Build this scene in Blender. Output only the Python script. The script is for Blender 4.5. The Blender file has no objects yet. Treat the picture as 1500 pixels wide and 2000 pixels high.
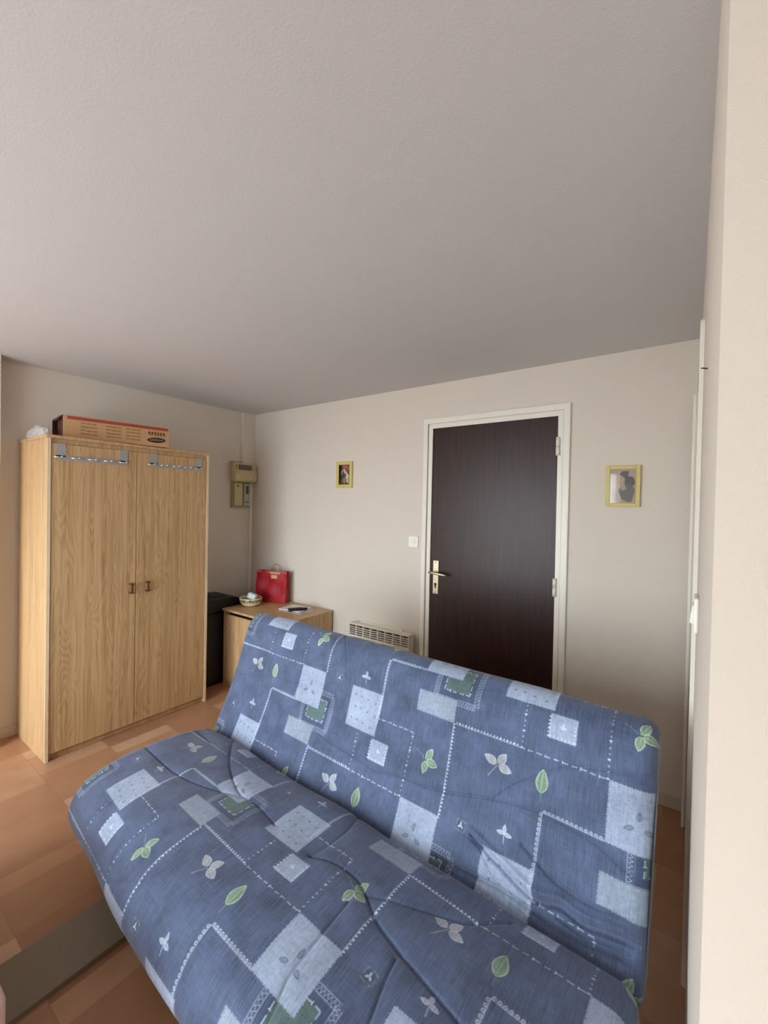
import bpy, bmesh, math, random
import numpy as np
from mathutils import Vector, Matrix

random.seed(7)
scene = bpy.context.scene
C = scene.collection

# ------------------------------------------------------------------ camera
CAM = (3.4405, -2.5970, 1.4910)
YAW, PITCH, ROLL, FPX = 0.6238, -0.0135, 0.0200, 833.5


def cam_axes(yaw, pitch, roll):
    f = Vector((-math.sin(yaw) * math.cos(pitch), math.cos(yaw) * math.cos(pitch), math.sin(pitch)))
    r = Vector((math.cos(yaw), math.sin(yaw), 0))
    u = r.cross(f)
    c, s = math.cos(roll), math.sin(roll)
    return c * r + s * u, -s * r + c * u, f


cd = bpy.data.cameras.new('camera')
co = bpy.data.objects.new('camera', cd)
C.objects.link(co)
r_, u_, f_ = cam_axes(YAW, PITCH, ROLL)
m = Matrix((r_, u_, -f_)).transposed().to_4x4()
m.translation = Vector(CAM)
co.matrix_world = m
cd.sensor_fit = 'VERTICAL'
cd.sensor_height = 24.0
cd.lens = 24.0 * FPX / 2000.0
cd.clip_start = 0.02
scene.camera = co

# ------------------------------------------------------------------ render look
scene.view_settings.view_transform = 'Standard'
scene.view_settings.look = 'None'
scene.view_settings.gamma = 1
scene.view_settings.exposure = 0.15
scene.view_settings.use_curve_mapping = False
scene.cycles.use_denoising = True
scene.cycles.max_bounces = 10
scene.cycles.diffuse_bounces = 7
scene.cycles.glossy_bounces = 4
scene.cycles.sample_clamp_indirect = 6.0

# ------------------------------------------------------------------ sky: overcast, a paler ground below
W = bpy.data.worlds.new('sky')
scene.world = W
W.use_nodes = True
nt = W.node_tree
nt.nodes.clear()
wo = nt.nodes.new('ShaderNodeOutputWorld')
bg = nt.nodes.new('ShaderNodeBackground')
tc = nt.nodes.new('ShaderNodeTexCoord')
sx = nt.nodes.new('ShaderNodeSeparateXYZ')
cr = nt.nodes.new('ShaderNodeValToRGB')
mr = nt.nodes.new('ShaderNodeMapRange')
mr.inputs[1].default_value = -1
mr.inputs[2].default_value = 1
cr.color_ramp.elements[0].position = 0.40
cr.color_ramp.elements[0].color = (0.36, 0.38, 0.40, 1)
cr.color_ramp.elements[1].position = 0.56
cr.color_ramp.elements[1].color = (0.84, 0.93, 1.0, 1)
nt.links.new(tc.outputs['Generated'], sx.inputs[0])
nt.links.new(sx.outputs[2], mr.inputs[0])
nt.links.new(mr.outputs[0], cr.inputs[0])
nt.links.new(cr.outputs[0], bg.inputs[0])
bg.inputs[1].default_value = 14.5
nt.links.new(bg.outputs[0], wo.inputs[0])

# window opening (behind the camera) and its sampling portal
WX0, WX1, WZ0, WZ1, WY = 0.40, 2.62, 0.08, 2.06, -4.2          # balcony door
VX0, VX1, VZ0, VZ1 = 3.45, 4.15, 0.30, 1.25                      # second window, added unseen to brighten the right partition's end face
for (a0, a1, b0, b1) in ((WX0, WX1, WZ0, WZ1), (VX0, VX1, VZ0, VZ1)):
    pl = bpy.data.lights.new('window_daylight', 'AREA')
    pl.shape = 'RECTANGLE'
    pl.size = a1 - a0
    pl.size_y = b1 - b0
    pl.cycles.is_portal = True
    po = bpy.data.objects.new('window_daylight', pl)
    C.objects.link(po)
    po.location = ((a0 + a1) / 2, WY - 0.06, (b0 + b1) / 2)
    po.rotation_euler = (math.radians(90), 0, 0)   # faces +y, into the room


# ------------------------------------------------------------------ materials
def new_mat(name):
    mt = bpy.data.materials.new(name)
    mt.use_nodes = True
    n = mt.node_tree
    return mt, n, n.nodes['Principled BSDF']


def srgb(r, g, b):
    def f(c):
        c /= 255.0
        return c / 12.92 if c <= 0.04045 else ((c + 0.055) / 1.055) ** 2.4
    return (f(r), f(g), f(b), 1.0)


def mat(name, col, rough=0.5, metal=0.0, noise=0.0, nscale=40, bump=0.0, bscale=200, spec=0.5, stretch=(1, 1, 1)):
    mt, n, b = new_mat(name)
    b.inputs['Roughness'].default_value = rough
    b.inputs['Metallic'].default_value = metal
    b.inputs['Specular IOR Level'].default_value = spec
    t = n.nodes.new('ShaderNodeTexCoord')
    mp = n.nodes.new('ShaderNodeMapping')
    mp.inputs['Scale'].default_value = stretch
    n.links.new(t.outputs['Object'], mp.inputs[0])
    if noise > 0:
        nz = n.nodes.new('ShaderNodeTexNoise')
        nz.inputs['Scale'].default_value = nscale
        nz.inputs['Detail'].default_value = 4
        mx = n.nodes.new('ShaderNodeMix')
        mx.data_type = 'RGBA'
        mx.inputs[6].default_value = tuple(c * (1 - noise) for c in col[:3]) + (1,)
        mx.inputs[7].default_value = tuple(min(1, c * (1 + noise)) for c in col[:3]) + (1,)
        n.links.new(mp.outputs[0], nz.inputs['Vector'])
        n.links.new(nz.outputs[0], mx.inputs[0])
        n.links.new(mx.outputs[2], b.inputs['Base Color'])
    else:
        b.inputs['Base Color'].default_value = col
    if bump > 0:
        nb = n.nodes.new('ShaderNodeTexNoise')
        nb.inputs['Scale'].default_value = bscale
        nb.inputs['Detail'].default_value = 3
        bp = n.nodes.new('ShaderNodeBump')
        bp.inputs['Strength'].default_value = bump
        bp.inputs['Distance'].default_value = 0.002
        n.links.new(mp.outputs[0], nb.inputs['Vector'])
        n.links.new(nb.outputs[0], bp.inputs['Height'])
        n.links.new(bp.outputs[0], b.inputs['Normal'])
    return mt


M = {}
M['wall'] = mat('ivory_wallpaper', srgb(219, 211, 199), 0.85, noise=0.02, nscale=6, bump=0.35, bscale=650, spec=0.2)
M['ceiling'] = mat('ceiling_paint', srgb(206, 205, 205), 0.9, noise=0.015, nscale=4, bump=0.35, bscale=180, spec=0.2)
M['trim'] = mat('gloss_white_paint', srgb(232, 228, 216), 0.35, noise=0.02, nscale=8)
M['white'] = mat('white_plastic', srgb(238, 238, 230), 0.35)
M['base'] = mat('skirting_paint', srgb(205, 193, 176), 0.45, noise=0.03, nscale=10)
M['black'] = mat('black_plastic', srgb(16, 16, 18), 0.5, bump=0.3, bscale=300)
M['dark'] = mat('dark_gap', srgb(20, 14, 10), 0.8)
M['metal'] = mat('brushed_nickel', srgb(205, 195, 168), 0.35, metal=0.85)
M['hookmetal'] = mat('grey_lacquered_steel', srgb(168, 168, 166), 0.35, metal=0.25, noise=0.03)
M['chrome'] = mat('chrome', srgb(225, 225, 225), 0.12, metal=1.0)
M['brass'] = mat('aged_brass', srgb(120, 88, 52), 0.35, metal=0.8)
M['brownwood'] = mat('brown_handle_wood', srgb(112, 72, 44), 0.45)
M['olive'] = mat('aged_cream_plastic', srgb(196, 184, 140), 0.5, noise=0.05, nscale=14)
M['olive_dark'] = mat('aged_cream_board', srgb(176, 162, 118), 0.55, noise=0.05, nscale=14)
M['frame_y'] = mat('pale_yellow_wood', srgb(208, 192, 116), 0.5, noise=0.06, nscale=30)
M['card'] = mat('corrugated_cardboard', srgb(186, 146, 104), 0.8, noise=0.05, nscale=30)
M['card_in'] = mat('cardboard_end_print', srgb(82, 44, 40), 0.8, noise=0.15, nscale=25)
M['red'] = mat('red_print', srgb(158, 62, 46), 0.6)
M['cardtext'] = mat('brown_print', srgb(146, 110, 72), 0.8, noise=0.2, nscale=90)
M['bag'] = mat('red_gift_paper', srgb(160, 22, 34), 0.55, noise=0.08, nscale=14, spec=0.3)
M['cord'] = mat('twisted_paper_cord', srgb(150, 112, 92), 0.7)
M['tan'] = mat('beige_sticker', srgb(206, 160, 120), 0.6)
M['paper'] = mat('white_paper', srgb(235, 224, 222), 0.7)
M['paper2'] = mat('grey_paper', srgb(196, 186, 186), 0.7)
M['bowl'] = mat('cream_ceramic', srgb(226, 216, 178), 0.3, noise=0.03, nscale=20)
M['plank'] = mat('grey_brown_felt', srgb(134, 122, 104), 0.8, noise=0.08, nscale=60, bump=0.2)
M['floral'] = mat('pink_floral_fabric', srgb(226, 186, 176), 0.8, noise=0.25, nscale=30)
M['frame_steel'] = mat('dark_steel_tube', srgb(40, 42, 46), 0.4, metal=0.6)
M['deniml'] = mat('denim_side', srgb(78, 94, 132), 0.9, noise=0.15, nscale=60)
M['outdoor'] = mat('window_frame_white', srgb(235, 235, 232), 0.4)


def oak(name, scale_x=1.0, light=(202, 168, 124), dark=(160, 126, 84), axis='Y'):
    """light oak laminate, grain runs along z, cathedral figure across `axis`"""
    mt, n, b = new_mat(name)
    b.inputs['Roughness'].default_value = 0.42
    L = n.links
    t = n.nodes.new('ShaderNodeTexCoord')
    mp = n.nodes.new('ShaderNodeMapping')
    mp.inputs['Scale'].default_value = (7.0, 7.0, 0.85)
    L.new(t.outputs['Object'], mp.inputs[0])
    wv = n.nodes.new('ShaderNodeTexNoise')           # warp field whose contour lines make the cathedral figure
    wv.inputs['Scale'].default_value = 0.9 * scale_x
    wv.inputs['Detail'].default_value = 2.0
    wv.inputs['Roughness'].default_value = 0.45
    L.new(mp.outputs[0], wv.inputs['Vector'])
    mul = n.nodes.new('ShaderNodeMath'); mul.operation = 'MULTIPLY'; mul.inputs[1].default_value = 210.0
    L.new(wv.outputs[0], mul.inputs[0])
    sn = n.nodes.new('ShaderNodeMath'); sn.operation = 'SINE'
    L.new(mul.outputs[0], sn.inputs[0])
    mp2 = n.nodes.new('ShaderNodeMapping')
    mp2.inputs['Scale'].default_value = (160, 160, 3.0)
    L.new(t.outputs['Object'], mp2.inputs[0])
    fn = n.nodes.new('ShaderNodeTexNoise'); fn.inputs['Scale'].default_value = 1.0; fn.inputs['Detail'].default_value = 3
    L.new(mp2.outputs[0], fn.inputs['Vector'])
    mp3 = n.nodes.new('ShaderNodeMapping')
    mp3.inputs['Scale'].default_value = (30, 30, 0.6)
    L.new(t.outputs['Object'], mp3.inputs[0])
    f3 = n.nodes.new('ShaderNodeTexNoise'); f3.inputs['Scale'].default_value = 1.0; f3.inputs['Detail'].default_value = 2
    L.new(mp3.outputs[0], f3.inputs['Vector'])
    a1 = n.nodes.new('ShaderNodeMath'); a1.operation = 'MULTIPLY_ADD'; a1.inputs[1].default_value = 0.09; a1.inputs[2].default_value = 0.0
    L.new(sn.outputs[0], a1.inputs[0])
    a2 = n.nodes.new('ShaderNodeMath'); a2.operation = 'MULTIPLY_ADD'; a2.inputs[1].default_value = 1.0
    L.new(fn.outputs[0], a2.inputs[0]); L.new(a1.outputs[0], a2.inputs[2])
    a3 = n.nodes.new('ShaderNodeMath'); a3.operation = 'MULTIPLY_ADD'; a3.inputs[1].default_value = 0.7
    L.new(f3.outputs[0], a3.inputs[0]); L.new(a2.outputs[0], a3.inputs[2])
    rp = n.nodes.new('ShaderNodeValToRGB')
    rp.color_ramp.elements[0].position = 0.5; rp.color_ramp.elements[0].color = srgb(*dark)
    rp.color_ramp.elements[1].position = 1.15; rp.color_ramp.elements[1].color = srgb(*light)
    L.new(a3.outputs[0], rp.inputs[0])
    L.new(rp.outputs[0], b.inputs['Base Color'])
    bp = n.nodes.new('ShaderNodeBump'); bp.inputs['Strength'].default_value = 0.15; bp.inputs['Distance'].default_value = 0.001
    L.new(fn.outputs[0], bp.inputs['Height']); L.new(bp.outputs[0], b.inputs['Normal'])
    return mt


M['oak'] = oak('light_oak_laminate')
M['oak_edge'] = oak('oak_edge_band', 1.0, (226, 204, 170), (206, 180, 142))


def tiles():
    mt, n, b = new_mat('terracotta_tile_vinyl')
    L = n.links
    b.inputs['Roughness'].default_value = 0.38
    t = n.nodes.new('ShaderNodeTexCoord')
    s = n.nodes.new('ShaderNodeSeparateXYZ')
    L.new(t.outputs['Object'], s.inputs[0])

    def mth(op, a, bb=None, v=None):
        q = n.nodes.new('ShaderNodeMath'); q.operation = op
        if hasattr(a, 'links'): L.new(a, q.inputs[0])
        else: q.inputs[0].default_value = a
        if bb is not None:
            if hasattr(bb, 'links'): L.new(bb, q.inputs[1])
            else: q.inputs[1].default_value = bb
        return q.outputs[0]
    u = mth('DIVIDE', mth('ADD', s.outputs[0], 0.040), 0.33)
    v = mth('DIVIDE', mth('ADD', s.outputs[1], 1.81 + 3.4), 0.34)
    iu, iv = mth('FLOOR', u), mth('FLOOR', v)
    fu, fv = mth('FRACT', u), mth('FRACT', v)
    cb = n.nodes.new('ShaderNodeCombineXYZ')
    L.new(iu, cb.inputs[0]); L.new(iv, cb.inputs[1])
    wn = n.nodes.new('ShaderNodeTexWhiteNoise'); wn.noise_dimensions = '3D'
    L.new(cb.outputs[0], wn.inputs['Vector'])
    # narrow pale strip inside every other tile, and a printed light-to-dark drift across each tile
    par = mth('PINGPONG', mth('ADD', iu, iv), 1.0)
    strip = mth('MULTIPLY', mth('LESS_THAN', fu, 0.30), par)
    base = mth('MULTIPLY', wn.outputs[0], 0.55)
    base = mth('ADD', base, mth('MULTIPLY', strip, 0.30))
    base = mth('ADD', base, mth('MULTIPLY', fv, 0.10))
    nz = n.nodes.new('ShaderNodeTexNoise'); nz.inputs['Scale'].default_value = 9; nz.inputs['Detail'].default_value = 6
    L.new(t.outputs['Object'], nz.inputs['Vector'])
    base = mth('ADD', base, mth('MULTIPLY', mth('SUBTRACT', nz.outputs[0], 0.5), 0.45))
    rp = n.nodes.new('ShaderNodeValToRGB')
    e = rp.color_ramp.elements
    e[0].position = 0.0; e[0].color = srgb(156, 114, 86)
    e[1].position = 0.9; e[1].color = srgb(198, 164, 132)
    k = e.new(0.45); k.color = srgb(176, 132, 100)
    L.new(base, rp.inputs[0])
    # fine joint line
    du = mth('MINIMUM', fu, mth('SUBTRACT', 1.0, fu))
    dv = mth('MINIMUM', fv, mth('SUBTRACT', 1.0, fv))
    j = mth('LESS_THAN', mth('MINIMUM', du, dv), 0.006)
    mx = n.nodes.new('ShaderNodeMix'); mx.data_type = 'RGBA'
    L.new(mth('MULTIPLY', j, 0.35), mx.inputs[0]); L.new(rp.outputs[0], mx.inputs[6]); mx.inputs[7].default_value = srgb(134, 98, 74)
    L.new(mx.outputs[2], b.inputs['Base Color'])
    return mt


M['floor'] = tiles()


def doorwood():
    mt, n, b = new_mat('dark_mahogany_veneer')
    L = n.links
    b.inputs['Roughness'].default_value = 0.36
    b.inputs['Specular IOR Level'].default_value = 0.32
    t = n.nodes.new('ShaderNodeTexCoord')
    mp = n.nodes.new('ShaderNodeMapping'); mp.inputs['Scale'].default_value = (120, 120, 5)
    L.new(t.outputs['Object'], mp.inputs[0])
    nz = n.nodes.new('ShaderNodeTexNoise'); nz.inputs['Scale'].default_value = 1; nz.inputs['Detail'].default_value = 5
    L.new(mp.outputs[0], nz.inputs['Vector'])
    rp = n.nodes.new('ShaderNodeValToRGB')
    rp.color_ramp.elements[0].position = 0.3; rp.color_ramp.elements[0].color = srgb(36, 20, 16)
    rp.color_ramp.elements[1].position = 0.8; rp.color_ramp.elements[1].color = srgb(62, 36, 30)
    L.new(nz.outputs[0], rp.inputs[0]); L.new(rp.outputs[0], b.inputs['Base Color'])
    bp = n.nodes.new('ShaderNodeBump'); bp.inputs['Strength'].default_value = 0.25; bp.inputs['Distance'].default_value = 0.001
    L.new(nz.outputs[0], bp.inputs['Height']); L.new(bp.outputs[0], b.inputs['Normal'])
    return mt


M['doorwood'] = doorwood()


def film():
    mt, n, b = new_mat('thin_clear_plastic_film')
    b.inputs['Base Color'].default_value = (0.9, 0.9, 0.9, 1)
    b.inputs['Roughness'].default_value = 0.15
    b.inputs['Alpha'].default_value = 0.32
    return mt


M['film'] = film()
gm, gn, gb = new_mat('picture_glass')
g1 = gn.nodes.new('ShaderNodeBsdfTransparent')
g2 = gn.nodes.new('ShaderNodeBsdfGlossy'); g2.inputs['Roughness'].default_value = 0.02
g3 = gn.nodes.new('ShaderNodeFresnel'); g3.inputs[0].default_value = 1.5
g4 = gn.nodes.new('ShaderNodeMixShader')
gn.links.new(g3.outputs[0], g4.inputs[0]); gn.links.new(g1.outputs[0], g4.inputs[1]); gn.links.new(g2.outputs[0], g4.inputs[2])
gn.links.new(g4.outputs[0], gn.nodes['Material Output'].inputs[0])
M['glass'] = gm


# ------------------------------------------------------------------ mesh helpers
def box(bm, x0, x1, y0, y1, z0, z1, bev=0.0, seg=2, mi=0):
    vs = [bm.verts.new((x, y, z)) for x in (x0, x1) for y in (y0, y1) for z in (z0, z1)]
    idx = [(0, 1, 3, 2), (4, 6, 7, 5), (0, 4, 5, 1), (2, 3, 7, 6), (0, 2, 6, 4), (1, 5, 7, 3)]
    fs = [bm.faces.new([vs[i] for i in q]) for q in idx]
    for f in fs:
        f.material_index = mi
    if bev > 0:
        es = list({e for f in fs for e in f.edges})
        bmesh.ops.bevel(bm, geom=es, offset=bev, segments=seg, affect='EDGES', profile=0.5)


def tube(bm, pts, r, n=10, closed=False, mi=0):
    pts = [Vector(p) for p in pts]
    rings = []
    N = len(pts)
    rr = r if isinstance(r, (list, tuple)) else [r] * N
    prev = None
    for i, p in enumerate(pts):
        if closed:
            d = pts[(i + 1) % N] - pts[i - 1]
        else:
            d = pts[min(i + 1, N - 1)] - pts[max(i - 1, 0)]
        d.normalize()
        a = prev if prev is not None else (Vector((0, 0, 1)) if abs(d.z) < 0.9 else Vector((1, 0, 0)))
        s = d.cross(a).normalized()
        a = s.cross(d).normalized()
        prev = a
        rings.append([bm.verts.new(p + rr[i] * (math.cos(2 * math.pi * k / n) * a + math.sin(2 * math.pi * k / n) * s)) for k in range(n)])
    for i in range(N if closed else N - 1):
        A, B = rings[i], rings[(i + 1) % N]
        for k in range(n):
            f = bm.faces.new((A[k], A[(k + 1) % n], B[(k + 1) % n], B[k]))
            f.smooth = True
            f.material_index = mi
    if not closed:
        bm.faces.new(rings[0][::-1]).material_index = mi
        bm.faces.new(rings[-1]).material_index = mi


def lathe(bm, prof, c, n=40, mi=0):
    rings = []
    for r, z in prof:
        rings.append([bm.verts.new((c[0] + r * math.cos(2 * math.pi * k / n), c[1] + r * math.sin(2 * math.pi * k / n), c[2] + z)) for k in range(n)])
    for A, B in zip(rings, rings[1:]):
        for k in range(n):
            f = bm.faces.new((A[k], A[(k + 1) % n], B[(k + 1) % n], B[k]))
            f.smooth = True
            f.material_index = mi
    bm.faces.new(rings[0][::-1]).material_index = mi
    bm.faces.new(rings[-1]).material_index = mi


def prism(bm, poly, axis, a, b, mi=0):
    """extrude a 2-D polygon along axis ('x','y','z') from a to b; poly in the two other axes, in order"""
    def P(q, t):
        return {'x': (t, q[0], q[1]), 'y': (q[0], t, q[1]), 'z': (q[0], q[1], t)}[axis]
    A = [bm.verts.new(P(q, a)) for q in poly]
    B = [bm.verts.new(P(q, b)) for q in poly]
    n = len(poly)
    for k in range(n):
        bm.faces.new((A[k], A[(k + 1) % n], B[(k + 1) % n], B[k])).material_index = mi
    bm.faces.new(A[::-1]).material_index = mi
    bm.faces.new(B).material_index = mi


def obj(name, bm, mats, parent=None, smooth=False):
    bmesh.ops.recalc_face_normals(bm, faces=bm.faces)
    me = bpy.data.meshes.new(name)
    bm.to_mesh(me)
    bm.free()
    for k in (mats if isinstance(mats, (list, tuple)) else [mats]):
        me.materials.append(M[k] if isinstance(k, str) else k)
    if smooth:
        for p in me.polygons:
            p.use_smooth = True
    o = bpy.data.objects.new(name, me)
    C.objects.link(o)
    if parent is not None:
        attach(o, parent)
    return o


def attach(o, parent):
    """parent keeping the world-space mesh coordinates"""
    def wm(q):
        mm = Matrix.LocRotScale(q.location, q.rotation_euler, q.scale)
        return wm(q.parent) @ q.matrix_parent_inverse @ mm if q.parent else mm
    o.parent = parent
    o.matrix_parent_inverse = wm(parent).inverted()


def thing(name, loc, label, cat, group=None, rz=0.0):
    e = bpy.data.objects.new(name, None)
    e.empty_display_size = 0.05
    e.location = loc
    e.rotation_euler = (0, 0, rz)
    C.objects.link(e)
    tag(e, label, cat, group)
    return e


def tag(o, label, cat, group=None):
    o['label'] = label
    o['category'] = cat
    if group:
        o['group'] = group
    return o


def struct(name, bm, mt, label=None, cat=None):
    o = obj(name, bm, mt)
    o['kind'] = 'structure'
    if label:
        o['label'] = label
        o['category'] = cat
    return o


def B():
    return bmesh.new()


def one(*a, **k):
    bm = B()
    box(bm, *a, **k)
    return bm


# ================================================================== the room
XR, H, YR = 3.461, 2.341, -2.02            # right partition plane, ceiling height, partition's near end
DX0, DX1, DZ = 1.977, 2.806, 2.035          # entrance door leaf
X2 = 5.0

struct('floor', one(-0.1, X2 + 0.1, WY - 0.15, 0.2, -0.1, 0.0), 'floor', 'terracotta and peach tile-look floor', 'floor')
struct('ceiling', one(-0.1, X2 + 0.1, WY - 0.15, 0.2, H, H + 0.1), 'ceiling', 'smooth off-white painted ceiling', 'ceiling')

bm = B()
box(bm, 0, DX0 - 0.03, 0, 0.12, 0, H)
box(bm, DX1 + 0.03, XR + 0.1, 0, 0.12, 0, H)
box(bm, DX0 - 0.03, DX1 + 0.03, 0, 0.12, DZ + 0.03, H)
struct('wall_back', bm, 'wall', 'pale beige papered wall holding the dark entrance door', 'wall')
bm = B()
prism(bm, [(-0.1, WY), (0.12, WY), (0.12, -1.875), (0, -1.875), (0, 0.12), (-0.1, 0.12)], 'z', 0, H)
struct('wall_left', bm, 'wall', 'pale beige wall behind the oak wardrobe', 'wall')
bm = B()
box(bm, XR, X2, YR, 0.12, 0, H)
struct('wall_right', bm, 'wall', 'textured cream partition filling the right edge of the view', 'wall')
bm = B()
box(bm, X2, X2 + 0.1, WY, YR, 0, H)
struct('wall_side', bm, 'wall')
bm = B()
box(bm, -0.1, WX0, WY - 0.1, WY, 0, H)
box(bm, WX1, VX0, WY - 0.1, WY, 0, H)
box(bm, VX1, X2 + 0.1, WY - 0.1, WY, 0, H)
for (a0, a1, b0, b1) in ((WX0, WX1, WZ0, WZ1), (VX0, VX1, VZ0, VZ1)):
    box(bm, a0, a1, WY - 0.1, WY, 0, b0)
    box(bm, a0, a1, WY - 0.1, WY, b1, H)
struct('wall_front', bm, 'wall')
# the balcony window and the added second one, behind the camera
for wi, (a0, a1, b0, b1) in enumerate(((WX0, WX1, WZ0, WZ1), (VX0, VX1, VZ0, VZ1))):
    w = struct('window_%d' % (wi + 1), one(a0, a1, WY - 0.08, WY - 0.03, b0, b0 + 0.05, bev=0.004), 'outdoor')
    bm = B()
    box(bm, a0, a1, WY - 0.08, WY - 0.03, b1 - 0.05, b1, bev=0.004)
    for (x_, w_) in ((a0, 0.05), ((a0 + a1) / 2 - 0.04, 0.08), (a1 - 0.05, 0.05)):
        box(bm, x_, x_ + w_, WY - 0.08, WY - 0.03, b0 + 0.051, b1 - 0.051, bev=0.004)
    obj('window_frame', bm, 'outdoor', w)

bm = B()  # added unseen curtain: dims the window and shows white in the picture glass
vs = []
for i in range(121):
    x_ = 1.70 + 0.95 * i / 120
    y_ = WY + 0.07 + 0.022 * math.sin(i * 0.52) + 0.008 * math.sin(i * 0.23)
    vs.append((bm.verts.new((x_, y_, 0.03)), bm.verts.new((x_, y_, 2.2))))
for a, b_ in zip(vs, vs[1:]):
    bm.faces.new((a[0], b_[0], b_[1], a[1]))
cm, cn, cbs = new_mat('added_net_curtain')
tr = cn.nodes.new('ShaderNodeBsdfTranslucent'); tr.inputs[0].default_value = (0.62, 0.62, 0.60, 1)
tp = cn.nodes.new('ShaderNodeBsdfTransparent')
mxs = cn.nodes.new('ShaderNodeMixShader'); mxs.inputs[0].default_value = 0.35
cn.links.new(tr.outputs[0], mxs.inputs[1]); cn.links.new(tp.outputs[0], mxs.inputs[2])
cn.links.new(mxs.outputs[0], cn.nodes['Material Output'].inputs[0])
M['curtain'] = cm
tag(obj('curtain', bm, 'curtain', None, True), 'unseen white net curtain added over the balcony window for its light and reflection', 'curtain')

# skirting boards
bm = B()
box(bm, 0.014, DX0 - 0.075, -0.012, 0, 0, 0.065, bev=0.003)
box(bm, DX1 + 0.07, XR, -0.012, 0, 0, 0.065, bev=0.003)
struct('baseboard_back', bm, 'base', 'low painted skirting along the back wall', 'skirting')
bm = B()
box(bm, 0, 0.012, -1.87, 0, 0, 0.065, bev=0.003)
struct('baseboard_left', bm, 'base', 'low painted skirting along the left wall', 'skirting')
# boxed-in riser above the meter panel
struct('trim_1', one(0, 0.035, -0.135, 0, 1.86, H, bev=0.002), 'wall', 'boxed-in wallpapered riser in the corner above the meter panel', 'riser')

# ------------------------------------------------------------------ entrance door
d1 = struct('door_1', one(DX0, DX1, 0.004, 0.044, 0.008, DZ, bev=0.0015), 'doorwood', 'dark mahogany entrance door with a long handle plate', 'door')
bm = B()
for (w0, w1, yd) in ((0.001, 0.030, -0.006), (0.0335, 0.066, -0.018)):
    # inner rebate and outer architrave, two steps
    poly = [(DX0 - w1, 0), (DX0 - w0, 0), (DX0 - w0, DZ + w0), (DX1 + w0, DZ + w0), (DX1 + w0, 0), (DX1 + w1, 0), (DX1 + w1, DZ + w1), (DX0 - w1, DZ + w1)]
    prism(bm, poly, 'y', yd, 0.05 if w0 < 0.01 else 0.0)
bmesh.ops.bevel(bm, geom=[e for e in bm.edges if abs(e.verts[0].co.y - e.verts[1].co.y) < 1e-6 and e.verts[0].co.y < -0.001], offset=0.0025, segments=2, affect='EDGES')
o = obj('door_frame', bm, 'trim', d1)
o['label'] = 'stepped cream architrave'
hx = DX0 + 0.045
bm = one(hx - 0.021, hx + 0.021, -0.003, 0.004, 0.895, 1.125, bev=0.002)
pl_ = obj('handle_plate', bm, 'metal', d1)
bm = B()
prism(bm, [(hx + 0.009 * math.cos(a), 0.962 + 0.009 * math.sin(a)) for a in np.linspace(-0.9, math.pi + 0.9, 14)] + [(hx - 0.0045, 0.934), (hx + 0.0045, 0.934)], 'y', -0.0045, -0.002)
obj('keyhole', bm, 'dark', pl_)
bm = B()
for zz in (0.905, 1.114):
    lathe(bm, [(0.0035, 0), (0.0035, 0.002)], (0, 0, 0), 12)
bm.free()
for zz in (0.906, 1.113):
    bm = B()
    tube(bm, [(hx, -0.005, zz), (hx, -0.002, zz)], 0.0035, 10)
    obj('screw', bm, 'dark', pl_)
bm = B()
tube(bm, [(hx, -0.002, 1.043), (hx, -0.045, 1.043)], 0.0095, 14)
tube(bm, [(hx - 0.03, -0.047, 1.045), (hx - 0.005, -0.048, 1.044), (hx + 0.04, -0.048, 1.041), (hx + 0.085, -0.045, 1.036), (hx + 0.1, -0.04, 1.034)], [0.0075, 0.009, 0.009, 0.008, 0.0065], 14)
obj('door_handle', bm, 'metal', d1)
for zc in (1.857, 1.04):
    bm = B()
    tube(bm, [(DX1 + 0.001, -0.014, zc - 0.052), (DX1 + 0.001, -0.014, zc - 0.002)], 0.0105, 12)
    tube(bm, [(DX1 + 0.001, -0.014, zc + 0.002), (DX1 + 0.001, -0.014, zc + 0.052)], 0.0105, 12)
    tube(bm, [(DX1 + 0.001, -0.014, zc - 0.002), (DX1 + 0.001, -0.014, zc + 0.002)], 0.007, 12)
    obj('hinge', bm, 'trim', d1)

# ------------------------------------------------------------------ cupboard door in the right partition
d2 = struct('door_2', one(XR - 0.008, XR - 0.0005, -0.899, -0.131, 0.008, 2.049, bev=0.001), 'trim', 'white door seen edge-on in the right partition', 'door')
bm = B()
poly = [(-0.96, 0), (-0.90, 0), (-0.90, 2.05), (-0.13, 2.05), (-0.13, 0), (-0.07, 0), (-0.07, 2.092), (-0.076, 2.098), (-0.93, 2.098), (-0.95, 2.085), (-0.96, 2.06)]
prism(bm, poly, 'x', XR - 0.011, XR)
bmesh.ops.bevel(bm, geom=[e for e in bm.edges if e.verts[0].co.x < XR - 0.0105 and e.verts[1].co.x < XR - 0.0105], offset=0.003, segments=3, affect='EDGES')
box(bm, XR - 0.025, XR - 0.0115, -0.135, -0.06, 0, 2.04, bev=0.003)
obj('door_frame', bm, 'trim', d2)
s2 = thing('light_switch', (XR, -1.30, 1.203), 'white light switch seen edge-on on the right partition before its door', 'light switch')
obj('switch_plate', one(XR - 0.010, XR, -1.345, -1.261, 1.203, 1.287, bev=0.004, seg=3), 'white', s2)
bm = B()
for (xa, za) in ((0, 0),):
    vs = [bm.verts.new((x_, y_, z_)) for y_ in (-1.330, -1.275) for (x_, z_) in ((XR - 0.0098, 1.222), (XR - 0.0098, 1.268), (XR - 0.012, 1.268), (XR - 0.018, 1.226))]
    bm.faces.new(vs[:4]); bm.faces.new(vs[4:])
    for q in range(4):
        bm.faces.new((vs[q], vs[(q + 1) % 4], vs[4 + (q + 1) % 4], vs[4 + q]))
obj('rocker', bm, 'white', s2)
bm = B()
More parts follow.
